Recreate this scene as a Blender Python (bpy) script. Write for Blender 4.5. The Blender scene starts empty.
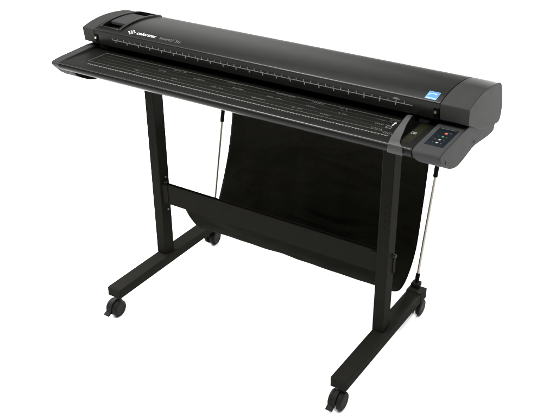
import bpy, bmesh, math, random
from mathutils import Vector, Matrix
random.seed(7)
S = bpy.context.scene
C = S.collection

# ---------------------------------------------------------------- camera
cam_d = bpy.data.cameras.new("camera"); cam = bpy.data.objects.new("camera", cam_d); C.objects.link(cam)
CAM = (1.5069, -2.4199, 1.9966); YAW, PITCH, ROLL, FPX = 0.5693, 0.5074, -0.0037, 842.25
f = Vector((-math.sin(YAW)*math.cos(PITCH), math.cos(YAW)*math.cos(PITCH), -math.sin(PITCH)))
r0 = Vector((math.cos(YAW), math.sin(YAW), 0)); u0 = r0.cross(f)
r = math.cos(ROLL)*r0 + math.sin(ROLL)*u0; u = -math.sin(ROLL)*r0 + math.cos(ROLL)*u0
M = Matrix((r, u, -f)).transposed().to_4x4(); M.translation = Vector(CAM)
cam.matrix_world = M
cam_d.sensor_width = 36; cam_d.lens = FPX/556*36; cam_d.clip_end = 200
S.camera = cam

# ---------------------------------------------------------------- studio light
W = bpy.data.worlds.new("World"); S.world = W; W.use_nodes = True
nt = W.node_tree; nt.nodes.clear()
wo = nt.nodes.new("ShaderNodeOutputWorld"); bg = nt.nodes.new("ShaderNodeBackground")
# white studio dome: brightest overhead, dimmer at eye level, one bright flat at the back left
wt = nt.nodes.new("ShaderNodeTexCoord"); ws = nt.nodes.new("ShaderNodeSeparateXYZ"); nt.links.new(wt.outputs["Generated"], ws.inputs[0])
wz = nt.nodes.new("ShaderNodeMapRange"); wz.interpolation_type = 'SMOOTHSTEP'
for q, v in (("From Min", 0.66), ("From Max", 0.95), ("To Min", 0.16), ("To Max", 5.0)): wz.inputs[q].default_value = v
nt.links.new(ws.outputs["Z"], wz.inputs["Value"])
wd = nt.nodes.new("ShaderNodeVectorMath"); wd.operation = 'DOT_PRODUCT'; wd.inputs[1].default_value = Vector((-0.62, 0.74, 0.33)).normalized()
nt.links.new(wt.outputs["Generated"], wd.inputs[0])
wl = nt.nodes.new("ShaderNodeMapRange"); wl.interpolation_type = 'SMOOTHSTEP'
for q, v in (("From Min", 0.93), ("From Max", 0.998), ("To Min", 0.0), ("To Max", 0.85)): wl.inputs[q].default_value = v
nt.links.new(wd.outputs["Value"], wl.inputs["Value"])
wa = nt.nodes.new("ShaderNodeMath"); wa.operation = 'ADD'
nt.links.new(wz.outputs["Result"], wa.inputs[0]); nt.links.new(wl.outputs["Result"], wa.inputs[1])
bg.inputs[0].default_value = (1, 1, 0.985, 1); nt.links.new(wa.outputs[0], bg.inputs[1])
nt.links.new(bg.outputs[0], wo.inputs[0])

def area(name, loc, target, size, power, col=(1, 1, 1), sy=None):
    d = bpy.data.lights.new(name, "AREA"); d.energy = power; d.color = col
    d.shape = 'RECTANGLE'; d.size = size; d.size_y = sy or size
    o = bpy.data.objects.new(name, d); C.objects.link(o); o.location = loc
    o.rotation_euler = (Vector(target)-Vector(loc)).to_track_quat('-Z', 'Y').to_euler()
    return o
area("softbox_overhead", (0.2, -0.3, 3.6), (0.2, -0.1, 0), 3.4, 115, sy=2.4)
area("softbox_side", (3.6, -0.9, 2.1), (0.3, -0.1, 0.8), 1.6, 10, (1.0, 0.93, 0.82))
area("softbox_front", (-1.2, -1.5, 3.3), (0.2, -0.3, 1.0), 1.0, 125)

area("added_floor_fill_left", (-3.3, 0.2, 0.75), (0.1, 0.0, 0.0), 1.2, 380, sy=0.6)  # added unseen lamp, washes shadows off the floor from the left
area("added_floor_fill_back", (-4.0, 1.25, 0.70), (0.2, -0.1, 0.0), 1.2, 200, sy=0.6)  # second added lamp on the left, also clears floor shadow
area("added_floor_fill_rear", (0.12, 4.35, 0.66), (0.05, -0.1, 0.0), 0.6, 640, sy=0.5)  # added behind, out of view, to lighten the floor under the basket
S.view_settings.view_transform = 'Standard'; S.view_settings.look = 'None'
S.view_settings.exposure = 0; S.view_settings.gamma = 1

# ---------------------------------------------------------------- materials
def mat(name, col, rough=0.5, spec=0.3, metal=0.0, var=0.12, vscale=40, bump=0.0, bscale=900, coat=0.0):
    m = bpy.data.materials.new(name); m.use_nodes = True
    n = m.node_tree.nodes; l = m.node_tree.links; b = n["Principled BSDF"]
    b.inputs["Roughness"].default_value = rough; b.inputs["Metallic"].default_value = metal
    b.inputs["Specular IOR Level"].default_value = spec
    tc = n.new("ShaderNodeTexCoord")
    nz = n.new("ShaderNodeTexNoise"); nz.inputs["Scale"].default_value = vscale; nz.inputs["Detail"].default_value = 5
    l.new(tc.outputs["Object"], nz.inputs["Vector"])
    mx = n.new("ShaderNodeMix"); mx.data_type = 'RGBA'
    c = Vector(col)
    mx.inputs["A"].default_value = (*(c*(1-var)), 1); mx.inputs["B"].default_value = (*(c*(1+var)), 1)
    l.new(nz.outputs["Fac"], mx.inputs["Factor"]); l.new(mx.outputs["Result"], b.inputs["Base Color"])
    if rough < 0.95:
        mr = n.new("ShaderNodeMapRange"); mr.inputs["To Min"].default_value = rough*0.88; mr.inputs["To Max"].default_value = min(1, rough*1.12)
        l.new(nz.outputs["Fac"], mr.inputs["Value"]); l.new(mr.outputs["Result"], b.inputs["Roughness"])
    if bump:
        n2 = n.new("ShaderNodeTexNoise"); n2.inputs["Scale"].default_value = bscale; n2.inputs["Detail"].default_value = 3
        l.new(tc.outputs["Object"], n2.inputs["Vector"])
        bp = n.new("ShaderNodeBump"); bp.inputs["Strength"].default_value = bump; bp.inputs["Distance"].default_value = 0.001
        l.new(n2.outputs["Fac"], bp.inputs["Height"]); l.new(bp.outputs["Normal"], b.inputs["Normal"])
    return m
OL = (1, 0.98, 0.66)
def k(v, t=OL): return (v*t[0], v*t[1], v*t[2])
MT = dict(
 floor=mat("white_studio_floor", (0.93, 0.93, 0.925), 0.9, 0.0, var=0.004, vscale=2),
 steel_black=mat("black_powder_coat", k(0.0086, (1, .985, .82)), 0.6, 0.006, bump=0.25, bscale=1400),
 cover=mat("satin_black_cover", k(0.0050, (1, 1.01, .88)), 0.26, 0.20, var=0.06, bump=0.05, bscale=1600),
 trim=mat("gloss_black_trim", k(0.004), 0.24, 0.55),
 body=mat("black_body", k(0.0042, (1, 1, .85)), 0.42, 0.08, bump=0.05),
 bed=mat("black_scan_bed", k(0.003), 0.3, 0.2, var=0.15, vscale=8),
 grey=mat("charcoal_plastic", k(0.0255, (.985, 1.01, 1.0)), 0.5, 0.02, bump=0.2, bscale=1500),
 cap=mat("dark_grey_plastic", k(0.0225, (1, 1.01, .97)), 0.5, 0.02, bump=0.2, bscale=1500),
 guide=mat("mid_grey_plastic", k(0.0235, (1, 1.02, 1.0)), 0.45, 0.25, bump=0.1, bscale=1500),
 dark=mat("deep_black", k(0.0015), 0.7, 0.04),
 fabric=mat("black_nylon_fabric", k(0.0044), 0.95, 0.015, var=0.3, vscale=60, bump=0.4, bscale=2500),
 chrome=mat("brushed_steel", (0.225, 0.212, 0.187), 0.32, 0.5, metal=1.0, var=0.08, vscale=120),
 brass=mat("brass_latch", (0.75, 0.62, 0.42), 0.3, 0.5, metal=1.0),
 rubber=mat("caster_rubber", k(0.0056, (1, 1, .85)), 0.6, 0.06),
 white=mat("white_print", (0.18, 0.18, 0.168), 0.6, 0.2, var=0.05),
 white2=mat("bright_white_print", (0.36, 0.36, 0.345), 0.6, 0.2, var=0.05),
 dimprint=mat("grey_print", (0.060, 0.060, 0.055), 0.6, 0.2, var=0.1),
 faint=mat("faint_print", (0.016, 0.016, 0.014), 0.6, 0.2, var=0.1),
 olive=mat("olive_reflection", (0.0045, 0.0042, 0.0009), 0.45, 0.2, var=0.4, vscale=30),  # yellowish reflection of the glossy black bed, put into the colour
 lettergrey=mat("pale_grey_print", (0.13, 0.13, 0.122), 0.6, 0.2, var=0.05),
 dimletter=mat("dim_grey_lettering", (0.085, 0.085, 0.08), 0.6, 0.2, var=0.05),
 screen=mat("black_display", (0.004, 0.006, 0.008), 0.2, 0.4),
 red=mat("red_button", (0.25, 0.06, 0.04), 0.4, 0.3),
 green=mat("green_button", (0.04, 0.16, 0.055), 0.4, 0.3),
 blue=mat("blue_sticker", (0.030, 0.120, 0.42), 0.4, 0.3, var=0.05),
 pale=mat("pale_blue_print", (0.10, 0.22, 0.46), 0.4, 0.3, var=0.05),
)

def add_folds(m):
    # broad soft folds under the fine weave of the cloth
    n = m.node_tree.nodes; l = m.node_tree.links; b = n["Principled BSDF"]
    tc = n.new("ShaderNodeTexCoord"); mp = n.new("ShaderNodeMapping"); mp.inputs["Scale"].default_value = (3.0, 5.0, 7.5); mp.inputs["Rotation"].default_value = (0, 0.35, 0)
    nz = n.new("ShaderNodeTexNoise"); nz.inputs["Scale"].default_value = 1.05; nz.inputs["Detail"].default_value = 1.8; nz.inputs["Distortion"].default_value = 0.7
    bp = n.new("ShaderNodeBump"); bp.inputs["Strength"].default_value = 0.55; bp.inputs["Distance"].default_value = 0.05
    l.new(tc.outputs["Object"], mp.inputs["Vector"]); l.new(mp.outputs["Vector"], nz.inputs["Vector"]); l.new(nz.outputs["Fac"], bp.inputs["Height"])
    fine = [q for q in n if q.bl_idname == "ShaderNodeBump" and q is not bp and q.inputs["Distance"].default_value < 0.01][0]
    l.new(bp.outputs["Normal"], fine.inputs["Normal"])
    b.inputs["Sheen Weight"].default_value = 0.012; b.inputs["Sheen Roughness"].default_value = 0.4
add_folds(MT["fabric"])

# ---------------------------------------------------------------- builders
def link(name, bm, m, parent=None, bevel=0.0, seg=2, smooth=35, solid=0.0, sub=0):
    root = parent
    while root is not None and root.parent is not None: root = root.parent
    if root is not None:
        for v in bm.verts: v.co -= root.location
    bmesh.ops.recalc_face_normals(bm, faces=bm.faces)
    me = bpy.data.meshes.new(name); bm.to_mesh(me); bm.free()
    o = bpy.data.objects.new(name, me); C.objects.link(o); o.parent = parent
    for q in (m if isinstance(m, (list, tuple)) else [m]): me.materials.append(q)
    me.shade_smooth(); me.set_sharp_from_angle(angle=math.radians(smooth))
    if solid:
        d = o.modifiers.new("solid", 'SOLIDIFY'); d.thickness = solid; d.offset = 0
    if bevel:
        d = o.modifiers.new("bevel", 'BEVEL'); d.width = bevel; d.segments = seg; d.limit_method = 'ANGLE'; d.angle_limit = math.radians(40)
        d.harden_normals = False
    return o
def thing(name, label, cat, loc):
    o = bpy.data.objects.new(name, None); C.objects.link(o); o.location = loc
    o.empty_display_size = 0.1; o["label"] = label; o["category"] = cat
    return o
def BM(): return bmesh.new()
def box(bm, x0, x1, y0, y1, z0, z1, M=None):
    vs = [bm.verts.new((x, y, z)) for x in (x0, x1) for y in (y0, y1) for z in (z0, z1)]
    for q in ((0,1,3,2),(4,6,7,5),(0,4,5,1),(2,3,7,6),(0,2,6,4),(1,5,7,3)): bm.faces.new([vs[i] for i in q])
    if M is not None:
        for v in vs: v.co = M @ v.co
    return vs
def prism(bm, prof, x0, x1):
    a = [bm.verts.new((x0, y, z)) for y, z in prof]; b = [bm.verts.new((x1, y, z)) for y, z in prof]
    n = len(prof)
    bm.faces.new(a); bm.faces.new(list(reversed(b)))
    for i in range(n): bm.faces.new((a[i], b[i], b[(i+1) % n], a[(i+1) % n]))
def cyl(bm, p0, p1, rad, seg=20, rad1=None):
    p0, p1 = Vector(p0), Vector(p1); d = (p1-p0).normalized()
    a = d.orthogonal().normalized(); b = d.cross(a); R1 = rad if rad1 is None else rad1
    A = []; B = []
    for i in range(seg):
        t = 2*math.pi*i/seg; w = math.cos(t)*a + math.sin(t)*b
        A.append(bm.verts.new(p0+w*rad)); B.append(bm.verts.new(p1+w*R1))
    bm.faces.new(list(reversed(A))); bm.faces.new(B)
    for i in range(seg): bm.faces.new((A[i], A[(i+1) % seg], B[(i+1) % seg], B[i]))
def lathe(bm, c, axis, prof, seg=28):
    # prof: list of (offset along axis, radius); closed at both ends
    c = Vector(c); d = Vector(axis).normalized(); a = d.orthogonal().normalized(); b = d.cross(a)
    rings = []
    for o, rd in prof:
        rings.append([bm.verts.new(c + d*o + (math.cos(2*math.pi*i/seg)*a + math.sin(2*math.pi*i/seg)*b)*rd) for i in range(seg)])
    for A, B in zip(rings, rings[1:]):
        for i in range(seg): bm.faces.new((A[i], A[(i+1) % seg], B[(i+1) % seg], B[i]))
    bm.faces.new(list(reversed(rings[0]))); bm.faces.new(rings[-1])
def smoothp(pts, n=4):
    # Catmull-Rom through an open list of 2-D points
    out = []
    P = [pts[0]] + list(pts) + [pts[-1]]
    for i in range(1, len(P)-2):
        p0, p1, p2, p3 = P[i-1], P[i], P[i+1], P[i+2]
        for j in range(n):
            t = j/n
            out.append(tuple(0.5*(2*p1[d] + (p2[d]-p0[d])*t + (2*p0[d]-5*p1[d]+4*p2[d]-p3[d])*t*t + (3*p1[d]-p0[d]-3*p2[d]+p3[d])*t**3) for d in range(len(p1))))
    out.append(tuple(pts[-1])); return out

# ---------------------------------------------------------------- floor
GZ = 0.008
bm = BM()
vs = [bm.verts.new(p) for p in ((-40, -40, GZ), (40, -40, GZ), (40, 40, GZ), (-40, 40, GZ))]; bm.faces.new(vs)
fl = link("floor", bm, MT["floor"]); fl["kind"] = "structure"

# ================================================================ STAND
FW, FH, FZ, YF, YB = 0.0613, 0.0393, 0.1294, -0.4771, 0.1734
PW, PD, YP, XO = 0.0428, 0.0575, -0.171, -0.0095
stand = thing("scanner_stand", "black steel stand with two posts, a crossbeam and wheeled feet under the scanner", "stand", (0, -0.14, GZ))
for sx in (-1, 1):
    xc = 0.5*sx
    bm = BM(); box(bm, xc-FW/2, xc+FW/2, YF+0.006, YB-0.004, FZ-FH, FZ)
    foot = link("foot", bm, MT["steel_black"], stand, 0.0022)
    bm = BM(); box(bm, xc-FW/2+0.0006, xc+FW/2-0.0006, YF, YF+0.0065, FZ-FH+0.0006, FZ-0.0006)
    cyl(bm, (xc-0.014, YF+0.0005, FZ-0.012), (xc-0.014, YF-0.0012, FZ-0.012), 0.004, 14)
    link("end_cap", bm, MT["steel_black"], foot, 0.0015)
    bm = BM(); box(bm, xc-FW/2-0.002, xc+FW/2+0.002, YB-0.050, YB+0.003, FZ-FH-0.001, FZ+0.0035)
    link("end_cap", bm, MT["steel_black"], foot, 0.002)
    # post
    x0, x1 = xc-PW/2+XO, xc+PW/2+XO
    bm = BM(); box(bm, x0, x1, YP, YP+PD, FZ, 0.905)
    post = link("post", bm, MT["steel_black"], stand, 0.0025)
    for hz in ((0.647, 0.621, 0.594, 0.567) if sx < 0 else (0.643, 0.617, 0.590, 0.563)):
        bm = BM(); cyl(bm, ((x0+x1)/2+(0.0 if sx < 0 else 0.001), YP-0.0006, hz), ((x0+x1)/2+(0.0 if sx < 0 else 0.001), YP+0.004, hz), 0.0032, 14)
        link("adjustment_hole", bm, MT["dark"], post)
    # collar bracket near the top
    bm = BM(); box(bm, x0-0.033, x1-0.002, YP-0.003, YP+PD+0.004, 0.8745, 0.8800)
    cyl(bm, (x0-0.024, YP+0.004, 0.8746), (x0-0.024, YP+0.004, 0.8535), 0.0060, 12)
    link("mounting_bracket", bm, MT["steel_black"], post, 0.001)
# crossbeam: open channel between the posts
xa, xb = -0.5+PW/2+XO, 0.5-PW/2+XO
bm = BM()
zb, zt, yb0 = 0.3690, 0.4565, -0.158
box(bm, xa+0.0005, xb-0.0005, yb0, yb0+0.004, zb, zt)
box(bm, xa+0.0005, xb-0.0005, yb0+0.0041, yb0+0.0120, zb, zb+0.004)
box(bm, xa+0.0005, xb-0.0005, yb0+0.0121, yb0+0.016, zb, zt+0.001)
beam = link("crossbeam", bm, MT["steel_black"], stand, 0.0012)
for sx, xx in ((-1, xa), (1, xb)):
    bm = BM(); box(bm, xx+(0.001 if sx < 0 else -0.028), xx+(0.028 if sx < 0 else -0.001), yb0-0.0035, yb0-0.0005, zb+0.004, zt-0.004)
    link("end_plate", bm, MT["steel_black"], beam, 0.001)
for q, z in ((-0.136, 0.476), (-0.134, 0.328)):
    bm = BM(); cyl(bm, (xa, q, z), (xa+0.003, q, z), 0.0036, 12)
    link("bolt", bm, MT["white"], beam)
bm = BM()
cyl(bm, (xa+0.011, -0.147, 0.4580), (xa+0.011, -0.147, 0.4620), 0.0085, 16)
link("bolt", bm, MT["grey"], beam)
xr = 0.5+PW/2+XO
bm = BM(); cyl(bm, (xr, -0.128, 0.437), (xr+0.012, -0.128, 0.437), 0.007, 14)
link("bolt", bm, MT["grey"], beam, 0.001)
bm = BM(); box(bm, xr+0.0005, xr+0.004, -0.128, -0.110, 0.362, 0.424)
link("side_plate", bm, MT["steel_black"], beam, 0.001)
# casters
WR = 0.034
def caster(xc, ys, dirv, brake):
    cz = GZ+WR; yc = ys + dirv*0.026
    bm = BM(); cyl(bm, (xc, ys, FZ-FH-0.0005), (xc, ys, FZ-FH-0.016), 0.009, 16)
    cs = link("caster", bm, MT["steel_black"], stand)
    for s in (-1, 1):
        bm = BM(); x0 = xc + s*0.0075
        lathe(bm, (x0, yc, cz), (s, 0, 0), [(0, WR-0.004), (0.001, WR-0.001), (0.003, WR), (0.013, WR), (0.0165, WR-0.002), (0.0185, WR-0.007), (0.019, WR-0.012), (0.0185, WR-0.0125), (0.0185, 0.004)])
        link("wheel", bm, MT["rubber"], cs)
    # hood over the wheels
    bm = BM(); n = 14; w = 0.0065; inner = []; outer = []
    a0, a1 = (0.12, 1.02) if dirv < 0 else (-0.02, 0.88)
    prof = []
    for i in range(n+1):
        t = math.pi*(a0+(a1-a0)*i/n); prof.append((yc+math.cos(t)*(WR+0.004), cz+math.sin(t)*(WR+0.004)))
    for i in range(n, -1, -1):
        t = math.pi*(a0+(a1-a0)*i/n); prof.append((yc+math.cos(t)*(WR*0.35), cz+math.sin(t)*(WR*0.35)))
    prism(bm, prof, xc-w, xc+w)
    link("hood", bm, MT["rubber"], cs, 0.001)
    if brake:
        bm = BM(); Mx = Matrix.Translation((xc-0.010, yc+dirv*(WR+0.001), cz-0.010)) @ Matrix.Rotation(math.radians(28), 4, 'X')
        box(bm, -0.013, 0.013, -0.016, 0.010, -0.004, 0.004, Mx)
        link("brake_pedal", bm, MT["rubber"], cs, 0.002)
    return cs
for xc in (-0.5, 0.5):
    caster(xc, -0.447, -1, True); caster(xc, 0.142, 1, False)

# ================================================================ CATCH BASKET
basket = thing("paper_catch_basket", "black fabric paper basket slung on steel rods behind the stand's crossbeam", "basket", (0, 0.1, 0.133))
UL = smoothp([(0.286, 0.690), (0.280, 0.600), (0.252, 0.480), (0.222, 0.390), (0.184, 0.300), (0.160, 0.245), (0.135, 0.190), (0.100, 0.163), (0.060, 0.157), (0.022, 0.176), (-0.012, 0.210), (-0.048, 0.262), (-0.076, 0.318), (-0.108, 0.385), (-0.136, 0.448)], 4)
UR = smoothp([(0.288, 0.690), (0.281, 0.600), (0.266, 0.470), (0.252, 0.395), (0.240, 0.330), (0.222, 0.250), (0.190, 0.190), (0.152, 0.150), (0.105, 0.138), (0.045, 0.168), (-0.012, 0.210), (-0.048, 0.262), (-0.076, 0.318), (-0.108, 0.385), (-0.136, 0.448)], 4)
bm = BM(); NX = 90; rows = []
for i in range(NX+1):
    t = i/NX; x = -0.452 + 0.904*t; row = []
    for j, (a, b) in enumerate(zip(UL, UR)):
        s = j/(len(UL)-1); e = math.sin(math.pi*s)
        y = a[0]*(1-t)+b[0]*t; z = a[1]*(1-t)+b[1]*t
        wv = 0.0022*math.sin(17*t+2.2*s*3+1)*e + 0.0012*math.sin(41*t-7*s)*e + 0.005*e*math.sin(5*t+9*s)
        sag = -0.003*math.sin(math.pi*t)*e*e + 0.0013*math.sin(19*t+.4)*e*e*(0.4+t)
        row.append(bm.verts.new((x, y+wv, z+sag+0.0008*math.sin(29*t+11*s)*e)))
    rows.append(row)
for A, B in zip(rows, rows[1:]):
    for j in range(len(A)-1): bm.faces.new((A[j], B[j], B[j+1], A[j+1]))
link("fabric_sling", bm, MT["fabric"], basket, solid=0.0022, smooth=60)
bm = BM(); cyl(bm, (-0.50, 0.2862, 0.702), (0.50, 0.2862, 0.702), 0.008)
link("top_rail", bm, MT["steel_black"], basket)
for xc in (-0.49, 0.49):
    p0 = Vector((xc, 0.1655, 0.132)); p1 = Vector((xc, 0.2862, 0.700)); d = p1-p0
    bm = BM(); cyl(bm, p0+d*0.02, p0+d*0.98, 0.0060)
    rod = link("support_rod", bm, MT["chrome"], basket)
    bm = BM(); cyl(bm, p0+d*0.0, p0+d*0.095, 0.0088); link("lower_sleeve", bm, MT["dark"], rod)
    bm = BM(); cyl(bm, p0+d*0.772, p0+d*0.985, 0.0092); link("upper_sleeve", bm, MT["dark"], rod)
    bm = BM(); box(bm, xc-0.017, xc+0.017, 0.150, 0.184, 0.1332, 0.151)
    link("rod_clamp", bm, MT["steel_black"], rod, 0.003)

# ================================================================ SCANNER
scan = thing("wide_format_scanner", "wide black sheet-fed paper scanner with grey end caps and printed rulers on the stand", "scanner", (0, -0.15, 0.905))
# curved cover profile, from the front edge up and over to the back
TOPC = [(-0.2505, 1.0740), (-0.2497, 1.0765), (-0.2475, 1.0783), (-0.244, 1.0795)] + smoothp([(-0.232, 1.0828), (-0.210, 1.0880), (-0.180, 1.0925), (-0.150, 1.0950), (-0.120, 1.0955), (-0.090, 1.0940), (-0.060, 1.0910), (-0.030, 1.0870), (-0.008, 1.0825), (0.008, 1.0770), (0.022, 1.0660), (0.034, 1.0480), (0.042, 1.0250), (0.048, 0.9950), (0.049, 0.9600)], 3)
BOT = [(0.046, 0.940), (-0.01, 0.938), (-0.13, 0.985), (-0.145, 1.013), (-0.234, 1.0195), (-0.2450, 1.0240)]
COVER = TOPC + BOT
LOW = [(-0.2505, 1.0740), (-0.2497, 1.0765), (-0.2475, 1.0783), (-0.244, 1.0795), (-0.232, 1.0828), (-0.228, 1.0838), (-0.2275, 1.066), (-0.10, 1.069), (0.0, 1.062), (0.0005, 1.0797), (0.008, 1.0770), (0.022, 1.0660), (0.034, 1.0480), (0.042, 1.0250), (0.048, 0.9950), (0.049, 0.9600)] + BOT
def cz(y):  # cover height at depth y
    for (a, za), (b, zb_) in zip(TOPC[3:], TOPC[4:]):
        if a <= y <= b: return za+(zb_-za)*(y-a)/(b-a)
    return TOPC[3][1]
# arc-length walk from the ridge
ARC = [(0.0, TOPC[3])]
for a, b in zip(TOPC[3:], TOPC[4:]): ARC.append((ARC[-1][0]+math.hypot(b[0]-a[0], b[1]-a[1]), b))
def on_cover(s, off):
    for (s0, a), (s1, b) in zip(ARC, ARC[1:]):
        if s0 <= s <= s1:
            t = (s-s0)/(s1-s0); dy, dz = (b[0]-a[0])/(s1-s0), (b[1]-a[1])/(s1-s0)
            return a[0]+dy*t*(s1-s0)-dz*off, a[1]+dz*t*(s1-s0)+dy*off
    return ARC[0][1]
XL, XR = -0.677, 0.677
R0, R1 = -0.660, -0.574
bm = BM(); prism(bm, COVER, XL+0.0015, R0); prism(bm, LOW, R0-0.0005, R1+0.0005); prism(bm, COVER, R1, XR-0.0015)
cover = link("top_cover", bm, MT["cover"], scan)
# raised rims and grip of the recess
def strip(bm, x0, x1, y0, y1, up0, up1, n=16):
    prof = []
    for i in range(n+1):
        y = y0+(y1-y0)*i/n; prof.append((y, cz(y)+up1))
    for i in range(n, -1, -1):
        y = y0+(y1-y0)*i/n; prof.append((y, cz(y)+up0))
    prism(bm, prof, x0, x1)
bm = BM()
strip(bm, R1-0.002, R1+0.011, -0.232, 0.004, -0.010, 0.0062)
strip(bm, R0-0.008, R0+0.002, -0.232, 0.004, -0.010, 0.0048)
strip(bm, R0+0.0021, R1-0.0021, -0.232, -0.2245, -0.010, 0.0046, 3)
strip(bm, R0+0.0021, R1-0.0021, -0.004, 0.004, -0.010, 0.0046, 3)
link("recess_rim", bm, MT["cover"], cover, 0.002)
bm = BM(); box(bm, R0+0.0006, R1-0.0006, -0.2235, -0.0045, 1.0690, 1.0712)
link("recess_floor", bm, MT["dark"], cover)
bm = BM(); strip(bm, R0+0.003, R1-0.003, -0.178, -0.058, -0.012, 0.001)
link("lift_grip", bm, MT["grey"], cover, 0.003)

bm = BM(); cyl(bm, (XL+0.0016, -0.2480, 0.00075+1.0766), (XR-0.0016, -0.2480, 0.00075+1.0766), 0.0016, 16)  # glossy rod added along the ridge to carry a highlight line
link("ridge_highlight_rod", bm, MT["trim"], cover)
# ruler on the front face
FD = Vector((0, -0.0055, 0.050)); FD.normalize(); FN = Vector((0, -FD.z, FD.y))
FO = Vector((0, -0.2450, 1.0240))
def front(x, t, off): return Vector((x, 0, 0)) + FO + FD*t + FN*off
def fmark(bm, x0, x1, t0, t1, o=0.0007):
    P = [front(x0, t0, 0.0001), front(x1, t0, 0.0001), front(x1, t1, 0.0001), front(x0, t1, 0.0001)]
    Q = [front(x0, t0, o), front(x1, t0, o), front(x1, t1, o), front(x0, t1, o)]
    a = [bm.verts.new(p) for p in P]; b = [bm.verts.new(p) for p in Q]
    bm.faces.new(b)
    for i in range(4): bm.faces.new((a[i], a[(i+1) % 4], b[(i+1) % 4], b[i]))
bm = BM(); TL = 0.0275; INCH = 1.182/44
fmark(bm, -0.592, 0.590, TL-0.0009, TL+0.0009)
for i in range(44):
    x = -0.591 + i*INCH; fmark(bm, x-0.0013, x+0.0013, TL+0.0009, TL+0.0080, 0.00065)
for i in range(23):
    x = -0.591 + 42*INCH - 0.002 - i*INCH*1.9685
    if x > -0.59: fmark(bm, x-0.0016, x+0.0016, TL-0.0092, TL-0.0009, 0.00065)
x = -0.591+42*INCH; fmark(bm, x-0.011, x+0.011, TL+0.0098, TL+0.0125, 0.0006); fmark(bm, x-0.006, x+0.006, TL+0.0130, TL+0.0150, 0.0006)
link("ruler_marks", bm, MT["white"], cover)

# lettering on the curved cover
def text_mesh(body, size, bold=0.0, shear=0.0, space=1.0):
    cu = bpy.data.curves.new("t", 'FONT'); cu.body = body; cu.size = size; cu.offset = bold; cu.shear = shear; cu.space_character = space
    cu.resolution_u = 4
    o = bpy.data.objects.new("t", cu); C.objects.link(o); bpy.context.view_layer.update()
    me = bpy.data.meshes.new_from_object(o.evaluated_get(bpy.context.evaluated_depsgraph_get()))
    bpy.data.objects.remove(o); bpy.data.curves.remove(cu)
    b = BM(); b.from_mesh(me); bpy.data.meshes.remove(me)
    return b
def wrap_text(body, size, x0, width, s0, name, m, bold=0.0, space=1.0, height=None):
    b = text_mesh(body, size, bold, 0, space)
    xs = [v.co.x for v in b.verts]; sc = width/(max(xs)-min(xs)); mn = min(xs)
    for v in b.verts:
        y, z = on_cover(s0+v.co.y*(height or 1), 0.0009); v.co = Vector((x0+(v.co.x-mn)*sc, y, z))
    return link(name, b, m, cover)
wrap_text("colortrac", 0.0250, -0.4920, 0.086, 0.0150, "maker_lettering", MT["white2"], 0.0004)
wrap_text("SmartLF SG", 0.0205, -0.3880, 0.091, 0.0145, "model_lettering", MT["dimletter"], 0.0)
bm = BM()
def dia(bm, x, s, h):
    P = []
    for dx, ds in ((-h, 0), (0, -h), (h, 0), (0, h)):
        y, z = on_cover(s+ds, 0.0009); P.append(bm.verts.new((x+dx, y, z)))
    bm.faces.new(P)
for i in range(3):
    for j in range(3):
        dia(bm, -0.5165 + (i-j)*0.0067, 0.0215 + (i+j-2)*0.0060, 0.0038)
link("diamond_emblem", bm, MT["white2"], cover)
# blue energy sticker
def patch(bm, x0, x1, s0, s1, off, n=4):
    g = []
    for i in range(n+1):
        y, z = on_cover(s0+(s1-s0)*i/n, off); g.append((bm.verts.new((x0, y, z)), bm.verts.new((x1, y, z))))
    for a, b in zip(g, g[1:]): bm.faces.new((a[0], a[1], b[1], b[0]))
bm = BM(); SX0, SX1, SS0, SS1 = 0.6235, 0.6585, 0.002, 0.042
patch(bm, SX0, SX1, SS0, SS1, 0.0008)
stk = link("blue_sticker", bm, MT["pale"], cover)
bm = BM(); patch(bm, SX0+0.002, SX1-0.002, SS0+0.0095, SS1-0.002, 0.0012)
link("sticker_panel", bm, MT["blue"], stk)
bm = BM()
# white swoosh arc and small star of the sticker
pts = []
for i in range(17):
    t = math.radians(200 - 150*i/16); pts.append((0.6405+0.0125*math.cos(t), 0.0215+0.0105*math.sin(t)))
for i in range(16, -1, -1):
    t = math.radians(200 - 150*i/16); pts.append((0.6405+0.0105*math.cos(t), 0.0200+0.0095*math.sin(t)))
vv = [bm.verts.new((px, *on_cover(ps, 0.0016))) for px, ps in pts]
for i in range(16): bm.faces.new((vv[i], vv[i+1], vv[32-i], vv[33-i]))
sp = []
for i in range(10):
    t = math.radians(90+36*i); rr = 0.0052 if i % 2 == 0 else 0.0022; sp.append(bm.verts.new((0.6490+rr*math.cos(t), *on_cover(0.0285+rr*math.sin(t), 0.0016))))
bm.faces.new(sp)
patch(bm, 0.629, 0.652, 0.0050, 0.0070, 0.0016, 1)
link("sticker_print", bm, MT["white2"], stk)

# end caps
CAPC = [(-0.2515, 1.0735), (-0.2505, 1.0765), (-0.248, 1.0787)] + TOPC[3:-6] + [(0.046, 1.0200), (0.054, 0.985), (0.054, 0.962), (0.049, 0.943), (0.038, 0.936), (-0.015, 0.941), (-0.09, 0.960), (-0.168, 0.988), (-0.222, 1.015), (-0.236, 1.0225), (-0.2455, 1.0255)]
def grow(p, g): return [(y+(g if y > -.1 else -g), z+g*0.8) for y, z in p]
for x0, x1 in ((-0.733, XL-0.0005), (XR+0.0005, 0.767)):
    bm = BM(); prism(bm, CAPC, x0, x1)
    ec = link("end_cap", bm, MT["cap"], scan, 0.0018, 3)
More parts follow.
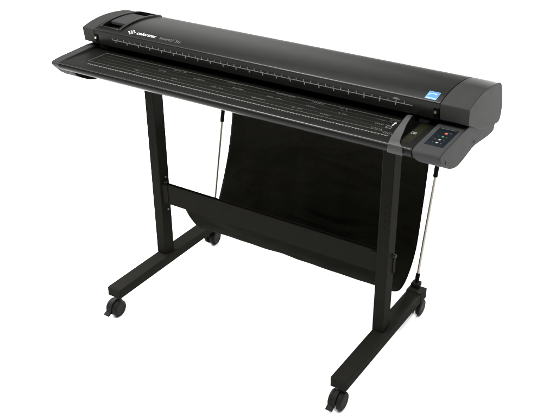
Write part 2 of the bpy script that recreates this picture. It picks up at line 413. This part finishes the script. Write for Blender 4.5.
# latches in the notches beside the caps
for x in (-0.668, 0.667):
    bm = BM(); xo = 0.009
    fmark(bm, x-xo, x+xo, 0.004 if x < 0 else 0.000, 0.038 if x < 0 else 0.036, 0.0010)
    la = link("latch", bm, MT["dark"], cover)
    bm = BM(); p = front(x-0.002, 0.024, 0.0009)
    cyl(bm, p, p+FN*0.005, 0.0042, 12)
    link("latch_pin", bm, MT["brass"], la)

# lower body with the feed bed
BODY = [(-0.405, 0.9965), (-0.412, 0.9958), (-0.4165, 0.9935), (-0.4190, 0.9895), (-0.4198, 0.984), (-0.4185, 0.977), (-0.4145, 0.9715), (-0.407, 0.9675), (-0.398, 0.9660), (-0.335, 0.960), (-0.318, 0.925), (-0.295, 0.908), (-0.262, 0.905), (0.024, 0.905), (0.036, 0.915), (0.038, 0.948), (0.03, 0.955), (-0.12, 0.9965)]
bm = BM(); prism(bm, BODY, -0.7005, 0.669)
body = link("lower_body", bm, MT["body"], scan)
bm = BM(); cyl(bm, (-0.7000, -0.4152, 0.9935), (0.6690, -0.4152, 0.9935), 0.0024, 16)
link("front_trim", bm, MT["trim"], body)
HOUSE = [(-0.236, 1.0075), (-0.305, 1.0035), (-0.370, 1.0005), (-0.400, 0.9975), (-0.412, 0.9950), (-0.4175, 0.9910), (-0.4185, 0.9865)] + smoothp([(-0.4145, 0.9780), (-0.398, 0.9610), (-0.374, 0.9430), (-0.350, 0.9290), (-0.328, 0.9180), (-0.306, 0.9100), (-0.285, 0.9048), (-0.267, 0.9025), (-0.249, 0.9030), (-0.222, 0.9060), (-0.195, 0.9105), (-0.170, 0.9145), (-0.146, 0.9165), (-0.120, 0.9155), (-0.090, 0.9120), (-0.058, 0.9080), (-0.015, 0.9035)], 2) + [(0.026, 0.9032), (0.036, 0.9080), (0.039, 0.9180), (0.039, 0.9440), (-0.05, 0.960), (-0.16, 1.005)]
bm = BM(); prism(bm, HOUSE, 0.6695, 0.7560)
house = link("control_housing", bm, MT["grey"], scan, 0.0035, 3)
bm = BM(); prism(bm, HOUSE, -0.7390, -0.7010)
side = link("side_housing", bm, MT["grey"], scan, 0.0035, 3)
# curved underside beside the left housing
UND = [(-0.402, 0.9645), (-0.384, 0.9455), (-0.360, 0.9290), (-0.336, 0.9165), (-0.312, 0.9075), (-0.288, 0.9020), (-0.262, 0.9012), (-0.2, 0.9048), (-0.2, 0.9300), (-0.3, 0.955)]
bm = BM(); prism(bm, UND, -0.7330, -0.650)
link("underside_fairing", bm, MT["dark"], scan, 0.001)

# control panel
def hz(y):
    for (a, za), (b, zb_) in zip(HOUSE[:4][::-1], HOUSE[:4][::-1][1:]):
        if a <= y <= b: return za+(zb_-za)*(y-a)/(b-a)
    return 1.0
def plate(bm, x0, x1, y0, y1, o0, o1):
    vs = box(bm, x0, x1, y0, y1, 0, 1)
    for v in vs: v.co.z = hz(v.co.y) + (o1 if v.co.z > 0.5 else o0)
bm = BM(); plate(bm, 0.6865, 0.7440, -0.373, -0.256, -0.004, 0.0008)
disp = link("display_panel", bm, MT["screen"], house)
def btn(bm, x, y, rad, n=16):
    cyl(bm, (x, y, hz(y)+0.0004), (x, y, hz(y)+0.0022), rad, n)
for nm, m, bs in (("white_button", "white", [(0.717, -0.353, 0.0038)]), ("white_button", "white", [(0.717, -0.333, 0.0036)]), ("green_button", "green", [(0.718, -0.312, 0.0035)]), ("red_button", "red", [(0.719, -0.289, 0.0050)])):
    bm = BM(); [btn(bm, *q) for q in bs]; link(nm, bm, MT[m], house)
bm = BM()
for y in (-0.353, -0.333, -0.312): plate(bm, 0.702, 0.7065, y-0.001, y+0.001, 0.0003, 0.0013); plate(bm, 0.7275, 0.731, y-0.001, y+0.0015, 0.0003, 0.0013)
plate(bm, 0.692, 0.738, -0.2610, -0.2590, 0.0003, 0.0013)  # light strip painted as the highlight on the display's top edge
plate(bm, 0.726, 0.733, -0.284, -0.281, 0.0003, 0.0013)
link("panel_print_and_highlight", bm, MT["dimprint"], house)
for y, z in ((-0.148, 0.936), (-0.371, 0.957)):
    bm = BM(); cyl(bm, (0.7555, y, z), (0.7566, y, z), 0.0042, 14)
    for v in bm.verts[-28:]: v.co.y = y + (v.co.y-y)*0.6; v.co.z = z+(v.co.z-z)*1.5
    link("screw_hole", bm, MT["dark"], house)

# print on the feed bed
ZB = 0.9965
def bmk(bm, x0, x1, y0, y1, o=0.0006, rot=0.0):
    cx, cy = (x0+x1)/2, (y0+y1)/2
    Mx = Matrix.Translation((cx, cy, ZB)) @ Matrix.Rotation(rot, 4, 'Z')
    box(bm, x0-cx, x1-cx, y0-cy, y1-cy, 0.0001, o, Mx)
bm = BM()
bmk(bm, -0.622, 0.560, -0.2540, -0.2520)
bmk(bm, -0.620, 0.575, -0.3500, -0.3484)
bmk(bm, -0.6225, -0.6206, -0.3483, -0.2541)
link("bed_outline", bm, MT["dimprint"], body)
bm = BM()
for y in (-0.2755, -0.3010, -0.3262): bmk(bm, -0.600, 0.556, y-0.0008, y+0.0008)
for x0 in [(-0.58+0.04*i) for i in range(28)]: bmk(bm, x0, x0+0.0012, -0.3820, -0.3775)
link("bed_guide_lines", bm, MT["faint"], body)
bm = BM()
bmk(bm, -0.600, 0.575, -0.3722, -0.3706)
for i in range(110):
    x = -0.598 + i*0.01068
    if i % 5: bmk(bm, x-0.0012, x+0.0012, -0.3765, -0.3723)
link("bed_ruler", bm, MT["lettergrey"], body)
bm = BM()
for i in range(23):
    x = -0.598 + i*0.0534
    if x < 0.575: bmk(bm, x-0.0026, x+0.0026, -0.3760, -0.3730, 0.0008)
link("bed_ruler_dots", bm, MT["lettergrey"], body)
def scribble(bm, x, y, n, w=0.0042, g=0.0022):
    for i in range(n):
        if random.random() < 0.12: continue
        h = 0.0035+0.003*random.random(); xx = x+i*(w+g)
        bmk(bm, xx, xx+w*(0.5+0.5*random.random()), y-h/2, y+h/2)
bm = BM()
for x, y, n in ((-0.494, -0.260, 5), (-0.425, -0.333, 6), (-0.350, -0.290, 6), (-0.300, -0.262, 9), (-0.255, -0.330, 7), (-0.190, -0.292, 7), (-0.075, -0.259, 12), (-0.105, -0.320, 9), (-0.035, -0.293, 9), (0.115, -0.259, 12), (0.068, -0.330, 9), (0.108, -0.296, 9), (0.250, -0.262, 8), (0.225, -0.332, 6), (0.256, -0.298, 5), (0.352, -0.262, 6), (0.325, -0.331, 6), (0.371, -0.297, 5), (0.494, -0.276, 8), (0.500, -0.308, 5), (0.503, -0.340, 6), (0.530, -0.262, 6), (0.545, -0.358, 6)):
    scribble(bm, x, y, n)
link("bed_size_marks", bm, MT["dimprint"], body)
bm = BM()
# sheet icon outline and feed arrow beside the paper guide
for q in ((0.5400, 0.5416, -0.321, -0.305), (0.5564, 0.558, -0.321, -0.309), (0.5417, 0.5563, -0.321, -0.3194), (0.5417, 0.5525, -0.3066, -0.305)): bmk(bm, *q)
bmk(bm, 0.5515, 0.5582, -0.3086, -0.3072, 0.0006, -0.8)
link("sheet_icon", bm, MT["lettergrey"], body)
bm = BM()
bmk(bm, 0.5510, 0.5545, -0.2990, -0.2790, 0.0009)
vv = [bm.verts.new((x, y, ZB+0.0009)) for x, y in ((0.5475, -0.2810), (0.5580, -0.2810), (0.5527, -0.2700))]; bm.faces.new(vv)
link("feed_arrow", bm, MT["white2"], body)
bm = BM(); bmk(bm, 0.6210, 0.6480, -0.385, -0.235, 0.0006)  # flat patch that paints an olive reflection onto the bed
ol = link("olive_reflection_patch", bm, MT["olive"], body)
bm = BM()
for q in ((0.622, 0.627, -0.322, -0.3195), (0.622, 0.6235, -0.3195, -0.311), (0.629, 0.634, -0.322, -0.312), (0.636, 0.6375, -0.322, -0.311), (0.622, 0.6375, -0.3105, -0.308)): bmk(bm, *q, 0.0012)
link("bed_edge_mark", bm, MT["lettergrey"], ol)
# soft rollers / stops in the paper slot
for q in ((-0.684, -0.646, -0.222, -0.200, 0.9972, 1.0080), (0.6085, 0.6400, -0.232, -0.205, 0.9975, 1.0090)):
    bm = BM(); box(bm, *q); link("slot_stop", bm, MT["guide"], scan, 0.002)
bm = BM(); cyl(bm, (-0.60, -0.165, 1.004), (0.57, -0.165, 1.004), 0.0068)
link("feed_roller", bm, MT["dark"], scan)

# paper guide arm: strip that wraps the front lip and rises towards the slot
path = [(-0.4220, 0.9715, 0.599, 0.645), (-0.4235, 0.9790, 0.599, 0.645), (-0.4230, 0.9900, 0.5985, 0.6445), (-0.4195, 0.9970, 0.598, 0.642), (-0.412, 0.9995, 0.596, 0.632), (-0.400, 1.0010, 0.593, 0.625), (-0.380, 1.0040, 0.589, 0.619), (-0.350, 1.0100, 0.587, 0.613), (-0.320, 1.0180, 0.5865, 0.6065), (-0.290, 1.0240, 0.585, 0.603), (-0.270, 1.0262, 0.584, 0.600), (-0.258, 1.0235, 0.584, 0.599), (-0.2485, 1.0150, 0.584, 0.598)]
bm = BM(); T = 0.0022
pv = []
for i, (y, z, x0, x1) in enumerate(path):
    a = path[max(0, i-1)]; b = path[min(len(path)-1, i+1)]
    t = Vector((0, b[0]-a[0], b[1]-a[1])).normalized(); nrm = Vector((0, -t.z, t.y))
    p = Vector((0, y, z))
    pv.append([bm.verts.new(Vector((x, 0, 0))+p+nrm*o) for x, o in ((x0, 0.0016), (x1, 0.0016), (x1, -T), (x0, -T))])
bm.faces.new(pv[0]); bm.faces.new(list(reversed(pv[-1])))
for A, B in zip(pv, pv[1:]):
    for i in range(4): bm.faces.new((A[i], A[(i+1) % 4], B[(i+1) % 4], B[i]))
gd = link("paper_guide", bm, MT["guide"], scan, 0.0012)
bm = BM()   # side wall of the guide on the bed, its shade painted in as black
A = []; B = []
for y, z, x0, x1 in path[4:]:
    A.append((bm.verts.new((x1-0.0025, y, z-T-0.0002)), bm.verts.new((x1-0.0005, y, z-T-0.0002))))
    xb_ = max(x1, 0.6155 if y > -0.385 else x1)
    B.append((bm.verts.new((xb_-0.002, y, ZB+0.0007)), bm.verts.new((xb_, y, ZB+0.0007))))
for i in range(len(A)-1):
    bm.faces.new((A[i][1], A[i+1][1], B[i+1][1], B[i][1])); bm.faces.new((A[i][0], B[i][0], B[i+1][0], A[i+1][0]))
    bm.faces.new((A[i][0], A[i+1][0], A[i+1][1], A[i][1])); bm.faces.new((B[i][0], B[i][1], B[i+1][1], B[i+1][0]))
bm.faces.new((A[0][0], A[0][1], B[0][1], B[0][0])); bm.faces.new((A[-1][0], B[-1][0], B[-1][1], A[-1][1]))
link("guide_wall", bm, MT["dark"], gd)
